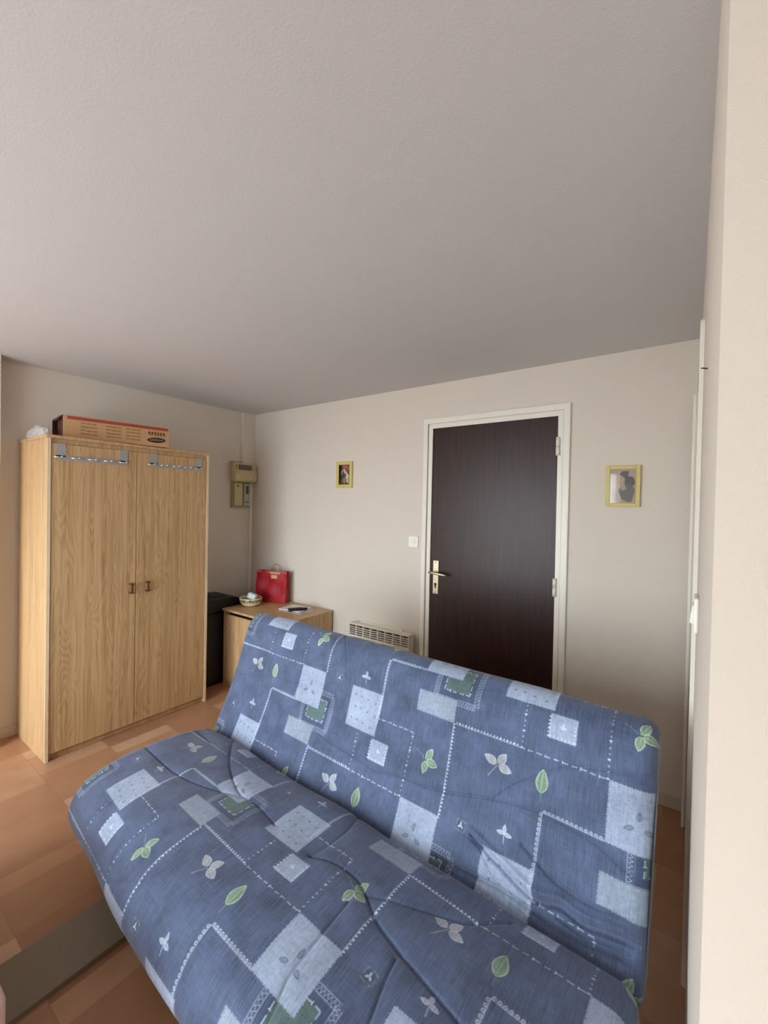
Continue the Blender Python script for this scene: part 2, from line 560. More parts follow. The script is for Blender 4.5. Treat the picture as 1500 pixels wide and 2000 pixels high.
tube(bm, [(XR + 0.001, -1.497, 1.787), (XR - 0.011, -1.50, 1.789)], 0.0014, 8)
tag(obj('nail', bm, 'frame_steel'), 'tiny bare nail sticking out of the right partition', 'nail')

# ================================================================== wardrobe
WX, WA, WB_, WH = 0.512, -1.762, -0.775, 1.857
wd = thing('wardrobe', (0.26, -1.27, 0), 'tall light oak two-door wardrobe against the left wall', 'wardrobe')
T = 0.018
obj('side_panel', one(0.016, WX, WA, WA + T, 0, WH - 0.018, bev=0.0015), 'oak', wd)
obj('side_panel', one(0.016, WX, WB_ - T, WB_, 0, WH - 0.018, bev=0.0015), 'oak', wd)
for yy in (WA, WB_ - T):
    obj('edge_band', one(WX - 0.0005, WX + 0.003, yy, yy + T, 0.0, WH - 0.018, bev=0.001), 'oak_edge', wd)
obj('top_panel', one(0.014, WX + 0.004, WA - 0.004, WB_ + 0.004, WH - 0.018, WH, bev=0.002), 'oak', wd)
obj('top_rail', one(WX - 0.04, WX - 0.012, WA + T, WB_ - T, WH - 0.045, WH - 0.018, bev=0.001), 'oak', wd)
obj('plinth', one(WX - 0.045, WX - 0.025, WA + T, WB_ - T, 0.0, 0.045, bev=0.001), 'oak', wd)
obj('back_panel', one(0.014, 0.022, WA + T, WB_ - T, 0.03, WH - 0.018), 'oak', wd)
gap = -1.283
for k, (a, b_) in enumerate(((WA + T + 0.002, gap - 0.0018), (gap + 0.0018, WB_ - T - 0.002))):
    dr = obj('door', one(WX - 0.020, WX - 0.002, a, b_, 0.040, WH - 0.047, bev=0.0012), 'oak', wd)
    yk = (gap - 0.030) if k == 0 else (gap + 0.070)
    bm = B()
    box(bm, WX + 0.014, WX + 0.022, yk - 0.009, yk + 0.009, 0.902, 0.956, bev=0.003)
    hnd = obj('handle', bm, 'brownwood', dr)
    bm = B()
    bm.free()
    for zz in (0.900, 0.957):
        obj('handle_bracket', one(WX - 0.003, WX + 0.026, yk - 0.012, yk + 0.012, zz - 0.004, zz + 0.004, bev=0.0015), 'brass', hnd)


def hook_rack(y0, y1, zt, zb, label):
    r = thing('hook_rack', (WX + 0.003, (y0 + y1) / 2, zb), label, 'hook rack')
    x0 = WX - 0.001
    bm = B()
    # flat strip with two straps that curve outwards and hook over the top of the wardrobe door
    prof = [(0, 0), (1, 0)]
    box(bm, x0, x0 + 0.0025, y0, y1, zb - 0.004, zb + 0.024, bev=0.0008)
    for (ya, yb, sgn) in ((y0, y0 + 0.046, 1), (y1 - 0.046, y1, -1)):
        N = 14
        pts = []
        for i in range(N + 1):
            t = i / N
            wv = 0.008 * math.sin(t * math.pi)
            z = zb + 0.015 + t * (zt - zb - 0.015)
            pts.append((ya - (wv if sgn > 0 else 0) * 0 + wv * sgn * 0.6, yb + wv * sgn * 0.6, z))
        poly = [(p[0], p[2]) for p in pts] + [(p[1], p[2]) for p in reversed(pts)]
        prism(bm, poly, 'x', x0, x0 + 0.0025)
    obj('plate', bm, 'hookmetal', r)
    n = 5
    for i in range(n):
        yc = y0 + 0.022 + i * (y1 - y0 - 0.044) / (n - 1)
        bm = B()
        tube(bm, [(x0 + 0.002, yc, zb + 0.012), (x0 + 0.016, yc, zb + 0.006), (x0 + 0.026, yc, zb + 0.008), (x0 + 0.031, yc, zb + 0.020)], [0.0025, 0.0025, 0.003, 0.0045], 10)
        tube(bm, [(x0 + 0.004, yc - 0.032, zb + 0.012), (x0 + 0.010, yc, zb + 0.013), (x0 + 0.004, yc + 0.032, zb + 0.012)], [0.002, 0.004, 0.002], 8)
        obj('hook', bm, 'chrome', r)
    return r


hook_rack(-1.722, -1.338, 1.812, 1.722, 'grey over-door hook rack on the left wardrobe door')
hook_rack(-1.206, -0.828, 1.812, 1.726, 'grey over-door hook rack on the right wardrobe door')

# ------------------------------------------------------------------ cardboard box on the wardrobe
bx = thing('cardboard_box', (0.44, -1.665, WH), 'long brown cardboard box with a red stripe lying on the wardrobe', 'box', rz=-0.165)
bxl, bxd, bxh = 0.585, 0.20, 0.135       # along local y, depth towards -x, height


def loc_obj(name, bm, mt, parent, smooth=False):
    o = obj(name, bm, mt, None, smooth)
    o.parent = parent
    return o


bm = B()
box(bm, -bxd, 0, 0, bxl, 0.004, bxh, bev=0.002)
body = loc_obj('box_body', bm, 'card', bx)
bm = B()
box(bm, -bxd + 0.006, -0.006, -0.002, 0.002, 0.010, bxh - 0.006)
loc_obj('end_print', bm, 'card_in', bx).parent = body
# end flaps, bent outwards
bm = B()
prism(bm, [(-bxd, bxh), (-0.002, bxh), (-0.03, bxh - 0.010), (-bxd + 0.05, bxh + 0.012)], 'y', -0.004, -0.001)
for (p, q, r2, s2) in (((-0.002, -0.001, bxh), (-bxd, -0.001, bxh), (-bxd + 0.02, -0.030, bxh - 0.012), (-0.07, -0.028, bxh - 0.03)),
                       ((-bxd, -0.001, 0.008), (-bxd, -0.001, bxh), (-bxd + 0.02, -0.030, bxh - 0.02), (-bxd + 0.01, -0.028, 0.03))):
    vs = [bm.verts.new(v) for v in (p, q, r2, s2)]
    vs2 = [bm.verts.new((v[0], v[1], v[2] - 0.003)) for v in (p, q, r2, s2)]
    bm.faces.new(vs); bm.faces.new(vs2[::-1])
    for k in range(4):
        bm.faces.new((vs[k], vs[(k + 1) % 4], vs2[(k + 1) % 4], vs2[k]))
o = loc_obj('end_flap', bm, 'card_in', bx)
bm = B()
box(bm, -0.001, 0.0012, 0.018, bxl - 0.010, bxh - 0.022, bxh - 0.004)
loc_obj('red_stripe', bm, 'red', bx)
rnd = random.Random(4)
for c0 in (0.085, 0.215, 0.325):
    bm = B()
    for row in range(4):
        zz = 0.098 - row * 0.021
        for k in range(3):
            w_ = rnd.uniform(0.022, 0.03)
            y_ = c0 + k * 0.029
            if y_ + w_ < 0.43:
                box(bm, -0.001, 0.0008, y_, y_ + w_, zz - rnd.uniform(0.004, 0.007), zz + 0.003)
    loc_obj('printed_text', bm, 'cardtext', bx)
bm = B()
for k in range(6):
    y_ = 0.455 + k * 0.018
    box(bm, -0.001, 0.001, y_, y_ + 0.010, 0.082, 0.098)
box(bm, -0.001, 0.001, 0.455, 0.56, 0.076, 0.079)
loc_obj('handling_symbols', bm, mat('dark_print', srgb(70, 48, 36), 0.8), bx)
bm = B()
prism(bm, [(0.505 + 0.056 * math.cos(a), 0.045 + 0.017 * math.sin(a) + 0.05 * 0.056 * math.cos(a)) for a in np.linspace(0, 2 * math.pi, 41)[:-1]], 'x', -0.001, 0.0012)
logo = loc_obj('oval_logo', bm, 'black', bx)


def text_mesh(name, body_, size, mt, parent, matrix, ext=0.0003):
    cu = bpy.data.curves.new(name, 'FONT')
    cu.body = body_
    cu.size = size
    cu.align_x = 'CENTER'
    cu.align_y = 'CENTER'
    cu.extrude = ext
    t = bpy.data.objects.new(name, cu)
    C.objects.link(t)
    dg = bpy.context.evaluated_depsgraph_get()
    me = bpy.data.meshes.new_from_object(t.evaluated_get(dg))
    bpy.data.objects.remove(t)
    me.name = name
    me.transform(matrix)
    me.materials.clear()
    me.materials.append(M[mt])
    o = bpy.data.objects.new(name, me)
    C.objects.link(o)
    o.parent = parent
    return o


# text facing +x, reading along +y
mx_ = Matrix(((0, 0, 1, 0.0016), (1, 0, 0, 0.505), (0.05, 1, 0, 0.045), (0, 0, 0, 1)))
text_mesh('lettering', 'SAMSUNG', 0.0185, 'card', logo, mx_)

# ------------------------------------------------------------------ crumpled clear bag on the wardrobe
bm = B()
bmesh.ops.create_icosphere(bm, subdivisions=4, radius=1.0)
rnd = random.Random(11)
ph = [(Vector((rnd.uniform(-1, 1), rnd.uniform(-1, 1), rnd.uniform(-1, 1))) * rnd.uniform(2, 9), rnd.uniform(0, 6)) for _ in range(14)]
for v in bm.verts:
    n_ = sum(abs(math.sin(v.co.dot(k) + p)) for k, p in ph) / 14 - 0.6
    v.co *= 1 + 0.9 * n_
    v.co = Vector((v.co.x * 0.17, v.co.y * 0.026, max(v.co.z, -0.45) * 0.050 + 0.024))
    v.co += Vector((0.22, -1.730, WH))
tag(obj('plastic_bag', bm, 'film', None, True), 'crumpled clear plastic bag on the left end of the wardrobe top', 'plastic bag')

# ================================================================== black bin in the corner
bn = thing('bin', (0.20, -0.50, 0), 'black plastic pedal bin standing between wardrobe and low cabinet', 'bin')
bx0, bx1, by0, by1 = 0.03, 0.33, -0.72, -0.30
bm = B()
for k in range(1):
    box(bm, bx0 + 0.01, bx1 - 0.01, by0 + 0.01, by1 - 0.01, 0.0, 0.60, bev=0.03, seg=4)
obj('body', bm, 'black', bn)
bm = B()
prism(bm, [(by0, 0.60), (by1, 0.60), (by1 + 0.005, 0.645), (by1 - 0.03, 0.675), (by1 - 0.10, 0.705), (by0 + 0.10, 0.71), (by0 + 0.02, 0.695), (by0 - 0.003, 0.65)], 'x', bx0, bx1)
bmesh.ops.bevel(bm, geom=list(bm.edges), offset=0.008, segments=3, affect='EDGES')
obj('lid', bm, 'black', bn)
obj('lid_grip', one(bx1 - 0.16, bx1 - 0.08, -0.56, -0.44, 0.703, 0.716, bev=0.004), 'black', bn)

# ================================================================== low cabinet
CX0, CX1, CY0, CY1, CH = 0.352, 1.082, -0.525, -0.016, 0.632
cb = thing('low_cabinet', ((CX0 + CX1) / 2, (CY0 + CY1) / 2, 0), 'low light oak cabinet in the corner carrying a red bag and bowl', 'cabinet')
obj('top_panel', one(CX0 - 0.004, CX1 + 0.004, CY0 - 0.012, CY1, CH - 0.018, CH, bev=0.002), 'oak', cb)
obj('side_panel', one(CX0, CX0 + 0.016, CY0, CY1, 0, CH - 0.018, bev=0.001), 'oak', cb)
obj('side_panel', one(CX1 - 0.016, CX1, CY0, CY1, 0, CH - 0.018, bev=0.001), 'oak', cb)
obj('back_panel', one(CX0 + 0.016, CX1 - 0.016, CY1 - 0.006, CY1, 0.03, CH - 0.018), 'oak', cb)
obj('gap_shade_sheet', one(CX0 + 0.016, CX1 - 0.016, CY0 + 0.05, CY0 + 0.055, 0.03, CH - 0.018), 'dark', cb)  # near-black sheet puts the shade behind the door gap into colour
xm = (CX0 + CX1) / 2
obj('door', one(CX0 + 0.017, xm - 0.002, CY0 + 0.001, CY0 + 0.019, 0.05, CH - 0.045, bev=0.001), 'oak', cb)
obj('door', one(xm + 0.002, CX1 - 0.017, CY0 + 0.001, CY0 + 0.019, 0.05, CH - 0.045, bev=0.001), 'oak', cb)
obj('plinth', one(CX0 + 0.016, CX1 - 0.016, CY0 + 0.02, CY0 + 0.036, 0, 0.05), 'oak', cb)

# ------------------------------------------------------------------ red paper bag (slightly turned)
rb = thing('paper_bag', (0.47, -0.125, CH), 'red paper carrier bag with thin cord handle on the low cabinet', 'paper bag', rz=0.34)
bw, bdp, bh = 0.145, 0.035, 0.27
bm = B()
N = 10
rows = 12
ring = []
for j in range(rows + 1):
    t = j / rows
    z = 0.001 + t * bh
    dpt = bdp * (1 - 0.55 * t)
    pts = []
    for (sx_, sy_) in ((-1, -1), (1, -1), (1, 1), (-1, 1)):
        pts.append((sx_ * bw * (1 + 0.03 * t), sy_ * dpt))
    loop = []
    for q in range(4):
        a, b2 = pts[q], pts[(q + 1) % 4]
        for k in range(N):
            s = k / N
            x, y = a[0] + (b2[0] - a[0]) * s, a[1] + (b2[1] - a[1]) * s
            if q in (1, 3):
                x += (-0.018 if q == 1 else 0.018) * math.sin(math.pi * s) * t       # gusset
            else:
                y += 0.006 * math.sin(5 * s + 9 * t) * math.sin(math.pi * t) + 0.004 * math.sin(13 * s - 5 * t)
            loop.append(bm.verts.new((x, y, z + (0.006 * math.sin(7 * s + q) if j == rows else 0))))
    ring.append(loop)
for A, Bq in zip(ring, ring[1:]):
    n_ = len(A)
    for k in range(n_):
        bm.faces.new((A[k], A[(k + 1) % n_], Bq[(k + 1) % n_], Bq[k]))
bm.faces.new(ring[0][::-1])
o = loc_obj('bag_body', bm, 'bag', rb, False)
md = o.modifiers.new('thickness', 'SOLIDIFY'); md.thickness = 0.0008
bm = B()
box(bm, -bw * 0.98, bw * 1.0, -bdp * 0.45 - 0.002, -bdp * 0.45 + 0.0, bh - 0.012, bh + 0.004, bev=0.0005)
loc_obj('folded_rim', bm, mat('faded_red_rim', srgb(176, 84, 70), 0.6), rb)
bm = B()
box(bm, 0.002, 0.060, -bdp * 0.62 - 0.0065, -bdp * 0.62 - 0.004, bh - 0.060, bh - 0.028, bev=0.0004)
loc_obj('sticker', bm, 'tan', rb)
bm = B()
box(bm, -0.012, 0.085, -bdp * 0.5 - 0.0065, -bdp * 0.5 - 0.003, bh - 0.020, bh - 0.006)
loc_obj('handle_patch', bm, 'tan', rb)
for yy, hh in ((-0.016, 0.085), (0.013, 0.075)):
    bm = B()
    tube(bm, [(0.0 + 0.055 * (1 - math.cos(a)) * 0.72, yy + 0.003 * math.sin(a * 3), bh - 0.015 + hh * math.sin(a) ** 0.7 if 0 < a < math.pi else bh - 0.015) for a in np.linspace(0, math.pi, 16)], 0.0020, 6)
    loc_obj('cord_handle', bm, 'cord', rb)

# ------------------------------------------------------------------ bowl with packet
bcx, bcy = 0.450, -0.335
bw_ = thing('bowl', (bcx, bcy, CH), 'cream ceramic bowl with dark patterned band on the low cabinet', 'bowl')
bm = B()
lathe(bm, [(0.050, 0.0), (0.060, 0.006), (0.078, 0.022), (0.088, 0.042), (0.091, 0.060), (0.092, 0.068), (0.0895, 0.070), (0.0865, 0.066), (0.083, 0.045), (0.072, 0.024), (0.045, 0.010), (0.005, 0.009)], (bcx, bcy, CH + 0.001), 48)
obj('bowl_body', bm, 'bowl', bw_, True)
bandm, n, b = new_mat('brown_glazed_pattern')
nz = n.nodes.new('ShaderNodeTexNoise'); nz.inputs['Scale'].default_value = 110
rp = n.nodes.new('ShaderNodeValToRGB')
rp.color_ramp.elements[0].position = 0.47; rp.color_ramp.elements[0].color = srgb(70, 56, 40)
rp.color_ramp.elements[1].position = 0.53; rp.color_ramp.elements[1].color = srgb(200, 188, 148)
tcx = n.nodes.new('ShaderNodeTexCoord')
n.links.new(tcx.outputs['Object'], nz.inputs['Vector'])
n.links.new(nz.outputs[0], rp.inputs[0]); n.links.new(rp.outputs[0], b.inputs['Base Color'])
b.inputs['Roughness'].default_value = 0.3
M['band'] = bandm
bm = B()
lathe(bm, [(0.0870, 0.036), (0.0885, 0.037), (0.0915, 0.052), (0.0928, 0.062), (0.0910, 0.062)], (bcx, bcy, CH + 0.001), 48)
obj('pattern_band', bm, 'band', bw_, True)
pk = thing('packet', (bcx + 0.03, bcy + 0.01, CH + 0.04), 'small white and pale blue packet sitting in the bowl', 'packet')
bm = B()
box(bm, -0.036, 0.036, -0.02, 0.02, -0.012, 0.034, bev=0.006, seg=3)
bmesh.ops.transform(bm, matrix=Matrix.Translation((bcx + 0.028, bcy - 0.01, CH + 0.075)) @ Matrix.Rotation(0.4, 4, 'Z') @ Matrix.Rotation(0.25, 4, 'Y'), verts=bm.verts)
obj('packet_body', bm, mat('pale_blue_white_print', srgb(206, 224, 240), 0.4, noise=0.35, nscale=22), pk)
# ------------------------------------------------------------------ papers and remote control
o = obj('paper_sheet', one(-0.12, 0.12, -0.09, 0.09, 0, 0.003), 'paper2')
o.location = (0.870, -0.200, CH + 0.0005); o.rotation_euler = (0, 0, 0.10)
tag(o, 'greyish lower sheet of paper under the white notepad', 'paper')
o = obj('notepad', one(-0.115, 0.095, -0.075, 0.10, 0, 0.007, bev=0.0008), 'paper')
o.location = (0.840, -0.190, CH + 0.004); o.rotation_euler = (0, 0, 0.16)
tag(o, 'white notepad on the low cabinet under a black remote', 'notepad')
rm = thing('remote_control', (0.90, -0.225, CH + 0.0115), 'small black remote control lying on the white notepad', 'remote control', rz=1.05)
loc_obj('case', one(-0.075, 0.075, -0.021, 0.021, 0.0, 0.020, bev=0.005, seg=3), 'black', rm)
bm = B()
box(bm, 0.040, 0.066, -0.012, 0.012, 0.0195, 0.0212, bev=0.0006)
loc_obj('display', bm, 'paper2', rm)

# ================================================================== electric meter panel
mp_ = thing('meter_panel', (0, -0.14, 1.45), 'aged cream fuse box and meter board in the corner', 'meter panel')
obj('backboard', one(0, 0.030, -0.238, -0.052, 1.450, 1.880, bev=0.003), 'olive_dark', mp_)
fu = obj('fuse_box', one(0.028, 0.085, -0.256, -0.012, 1.692, 1.862, bev=0.006, seg=3), 'olive', mp_)
obj('cover_lip', one(0.080, 0.092, -0.252, -0.016, 1.700, 1.790, bev=0.004, seg=3), 'olive', fu)
bm = B()
box(bm, 0.084, 0.089, -0.215, -0.075, 1.800, 1.845)
obj('breaker_window', bm, mat('smoked_breaker_window', srgb(98, 84, 74), 0.4, noise=0.25, nscale=60), fu)
for k in range(6):
    obj('breaker', one(0.086, 0.094, -0.208 + k * 0.022, -0.194 + k * 0.022, 1.812, 1.834, bev=0.001), mat('grey_breaker', srgb(120, 106, 96), 0.5) if k == 0 else bpy.data.materials['grey_breaker'], fu)
for k in range(2):
    obj('socket_tab', one(0.084, 0.095, -0.062 + k * 0.020, -0.048 + k * 0.020, 1.805, 1.838, bev=0.002), 'olive', fu)
obj('key_slot', one(0.083, 0.0865, -0.240, -0.234, 1.805, 1.845), 'dark', fu)
for yy in (-0.236, -0.034):
    bm = B()
    tube(bm, [(0.088, yy, 1.775), (0.0935, yy, 1.775)], 0.0045, 10)
    obj('screw', bm, 'dark', fu)
mb = obj('meter_cover', one(0.028, 0.050, -0.225, -0.140, 1.470, 1.680, bev=0.006, seg=3), 'olive', mp_)
bm = B()
tube(bm, [(0.048, -0.195, 1.650), (0.0525, -0.195, 1.650)], 0.008, 12)
obj('screw', bm, 'dark', mb)
mt_ = obj('meter', one(0.028, 0.060, -0.130, -0.068, 1.468, 1.672, bev=0.005, seg=3), mat('grey_meter_case', srgb(176, 174, 158), 0.45), mp_)
obj('display', one(0.0590, 0.0615, -0.116, -0.084, 1.580, 1.655), mat('meter_display', srgb(84, 82, 70), 0.3, noise=0.4, nscale=90), mt_)
obj('label_strip', one(0.0590, 0.0612, -0.118, -0.082, 1.500, 1.508), 'dark', mt_)
o = obj('cable_trunking', one(0, 0.016, -0.036, -0.004, 0.066, 1.700, bev=0.001), 'trim')
tag(o, 'slim white cable trunking running down the corner from the fuse box', 'trunking')

# ================================================================== wall heater
hh0, hh1, hz0, hz1 = 1.320, 1.868, 0.200, 0.592
ht = thing('wall_heater', ((hh0 + hh1) / 2, 0, hz0), 'white electric convector heater with slotted grille on the back wall', 'heater')
bm = B()
box(bm, hh0, hh1, -0.085, -0.018, hz0, hz1 - 0.090, bev=0.006, seg=3)
box(bm, hh0, hh1, -0.085, -0.018, hz1 - 0.012, hz1, bev=0.004, seg=3)
box(bm, hh0, hh1, -0.030, -0.018, hz1 - 0.095, hz1 - 0.008)
for k in range(9):
    x_ = hh0 + k * (hh1 - hh0 - 0.008) / 8
    box(bm, x_, x_ + 0.008, -0.084, -0.030, hz1 - 0.092, hz1 - 0.010)
obj('heater_case', bm, mat('cream_heater_enamel', srgb(226, 220, 202), 0.4), ht)
obj('heater_core', one(hh0 + 0.01, hh1 - 0.01, -0.045, -0.0305, hz1 - 0.09, hz1 - 0.012), 'dark', ht)
for k in range(5):
    z_ = hz1 - 0.027 - k * 0.0155
    obj('louvre', one(hh0 + 0.004, hh1 - 0.004, -0.0865, -0.070, z_ - 0.0025, z_ + 0.0025, bev=0.0008), 'trim', ht)
obj('wall_bracket', one(hh0 + 0.06, hh1 - 0.10, -0.018, 0.0, hz1 - 0.06, hz1 + 0.006, bev=0.002), 'trim', ht)

# ------------------------------------------------------------------ light switch
sw = thing('light_switch', (1.839, 0, 1.20), 'white square light switch left of the entrance door', 'light switch')
obj('switch_plate', one(1.799, 1.879, -0.010, 0, 1.202, 1.282, bev=0.004, seg=3), 'white', sw)
bm = B()
prism(bm, [(-0.0095, 1.224), (-0.0095, 1.262), (-0.012, 1.262), (-0.018, 1.226)], 'x', 1.826, 1.854)
obj('rocker', bm, 'white', sw)

# ------------------------------------------------------------------ pictures


def picture(x0, x1, z0, z1, fw, label, art):
    p = thing('framed_picture', ((x0 + x1) / 2, 0, z0), label, 'picture')
    bm = B()
    dp = 0.018
    box(bm, x0, x0 + fw, -dp, 0, z0, z1, bev=0.002)
    box(bm, x1 - fw, x1, -dp, 0, z0, z1, bev=0.002)
    box(bm, x0 + fw, x1 - fw, -dp, 0, z0, z0 + fw, bev=0.002)
    box(bm, x0 + fw, x1 - fw, -dp, 0, z1 - fw, z1, bev=0.002)
    obj('frame', bm, 'frame_y', p)
    art(p, x0 + fw, x1 - fw, z0 + fw, z1 - fw)
    obj('glazing', one(x0 + fw - 0.001, x1 - fw + 0.001, -0.0145, -0.0135, z0 + fw - 0.001, z1 - fw + 0.001), 'glass', p)
    return p


def blob(bm, cx, cz, rx, rz, y, rot=0, k=24, seed=0):
    r = random.Random(seed)
    ph_ = [r.uniform(0, 6) for _ in range(3)]
    pts = []
    for i in range(k):
        a = 2 * math.pi * i / k
        q = 1 + 0.10 * math.sin(3 * a + ph_[0]) + 0.07 * math.sin(5 * a + ph_[1])
        u, v = rx * q * math.cos(a), rz * q * math.sin(a)
        pts.append((cx + u * math.cos(rot) - v * math.sin(rot), cz + u * math.sin(rot) + v * math.cos(rot)))
    prism(bm, pts, 'y', y - 0.0003, y)


def art1(p, x0, x1, z0, z1):
    w_, h_ = x1 - x0, z1 - z0
    bk = obj('print', one(x0, x1, -0.0085, -0.004, z0, z1), mat('dark_print_ground', srgb(44, 42, 44), 0.6, noise=0.35, nscale=45), p)
    for i, (cx, cz, rx, rz, rot, col) in enumerate([
            (0.62, 0.83, 0.30, 0.14, -0.5, (214, 110, 60)), (0.72, 0.72, 0.12, 0.16, 0.3, (160, 70, 32)),
            (0.22, 0.62, 0.13, 0.12, 0.0, (150, 160, 190)), (0.58, 0.63, 0.34, 0.065, -0.75, (228, 214, 200)),
            (0.76, 0.40, 0.14, 0.13, -0.4, (226, 224, 218)), (0.46, 0.20, 0.18, 0.12, 0.0, (176, 132, 92)),
            (0.80, 0.20, 0.11, 0.13, 0.2, (220, 204, 172)), (0.40, 0.42, 0.16, 0.10, 0.3, (92, 78, 70))]):
        bm = B()
        blob(bm, x0 + cx * w_, z0 + cz * h_, rx * w_, rz * h_, -0.0086 - i * 0.0003, rot, seed=i)
        obj('printed_shape', bm, mat('picture_paint', srgb(*col), 0.6, noise=0.2, nscale=80), bk)


def art2(p, x0, x1, z0, z1):
    w_, h_ = x1 - x0, z1 - z0
    bk = obj('print', one(x0, x1, -0.0085, -0.004, z0, z1), mat('pale_print_ground', srgb(188, 168, 150), 0.6, noise=0.12, nscale=20), p)
    for i, (cx, cz, rx, rz, rot, col) in enumerate([
            (0.56, 0.86, 0.17, 0.10, 0.0, (108, 100, 98)), (0.72, 0.62, 0.22, 0.20, 0.2, (100, 101, 97)),
            (0.66, 0.30, 0.30, 0.26, 0.1, (114, 114, 108)), (0.48, 0.64, 0.10, 0.16, 0.1, (186, 168, 144)),
            (0.52, 0.44, 0.12, 0.06, 0.4, (178, 164, 160))]):
        bm = B()
        cxx = min(max(cx, rx * 1.15), 1 - rx * 1.15)
        czz = min(max(cz, rz * 1.15), 1 - rz * 1.15)
        blob(bm, x0 + cxx * w_, z0 + czz * h_, rx * w_ * 0.98, rz * h_ * 0.98, -0.0086 - i * 0.0003, rot, seed=i + 20)
        obj('printed_shape', bm, mat('picture_paint', srgb(*col), 0.6, noise=0.12, nscale=60), bk)


picture(1.098, 1.263, 1.632, 1.842, 0.026, 'small yellow-framed dark picture with an orange shape left of the door', art1)
picture(3.062, 3.222, 1.514, 1.732, 0.019, 'yellow-framed grey picture with reflective glass right of the door', art2)

# ================================================================== things on the floor
o = obj('floor_board', one(1.70, 1.915, -2.25, -1.40, 0.0, 0.016, bev=0.002), 'plank')
tag(o, 'flat grey-brown board lying on the floor under the sofa end', 'board')
bm = B()
box(bm, 1.15, 2.302, -3.25, -2.33, 0.0, 0.45, bev=0.02, seg=4)  # only the corner is in view; unseen bulk enlarged to shade the floor
tag(obj('floral_ottoman', bm, 'floral'), 'corner of a pink floral fabric seat at the lower left', 'ottoman')
# ================================================================== sofa bed
ANG, SX0 = -0.038, 1.44
SEAT = [(-1.335, .325), (-1.36, .358), (-1.42, .382), (-1.52, .396), (-1.65, .402), (-1.78, .400), (-1.88, .388), (-1.95, .362), (-1.995, .315), (-2.012, .26), (-1.995, .205), (-1.95, .172), (-1.88, .16), (-1.6, .155), (-1.38, .16), (-1.325, .19), (-1.315, .25)]
BACK = [(-1.335, .30), (-1.315, .345), (-1.245, .485), (-1.185, .635), (-1.14, .775), (-1.115, .835), (-1.075, .872), (-1.03, .877), (-.99, .85), (-.98, .80), (-1.01, .70), (-1.08, .50), (-1.15, .32), (-1.19, .255), (-1.25, .235), (-1.31, .25)]


def closed_spline(Cp, n=40):
    Cp = np.array(Cp); out = []
    N = len(Cp)
    for i in range(N):
        p0, p1, p2, p3 = Cp[i - 1], Cp[i], Cp[(i + 1) % N], Cp[(i + 2) % N]
        for k in range(n):
            t = k / n
            out.append(.5 * ((2 * p1) + (-p0 + p2) * t + (2 * p0 - 5 * p1 + 4 * p2 - p3) * t * t + (-p0 + 3 * p1 - 3 * p2 + p3) * t ** 3))
    Q = np.array(out)
    Q = np.vstack([Q, Q[:1]])
    d = np.r_[0, np.cumsum(np.linalg.norm(np.diff(Q, axis=0), axis=1))]
    return Q, d


# printed-fabric painter: works on a (x, t) grid, t grows "up" the print
COL = {k: np.array(srgb(*v)[:3]) for k, v in dict(
    base=(77, 91, 121), light=(152, 167, 192), grey=(138, 153, 172), green=(78, 104, 104), stitch=(184, 198, 220),
    lcream=(162, 166, 168), lgreen=(120, 152, 130), vein=(190, 206, 184), dleaf=(92, 104, 128), navy=(64, 78, 106),
    gold=(120, 134, 122)).items()}


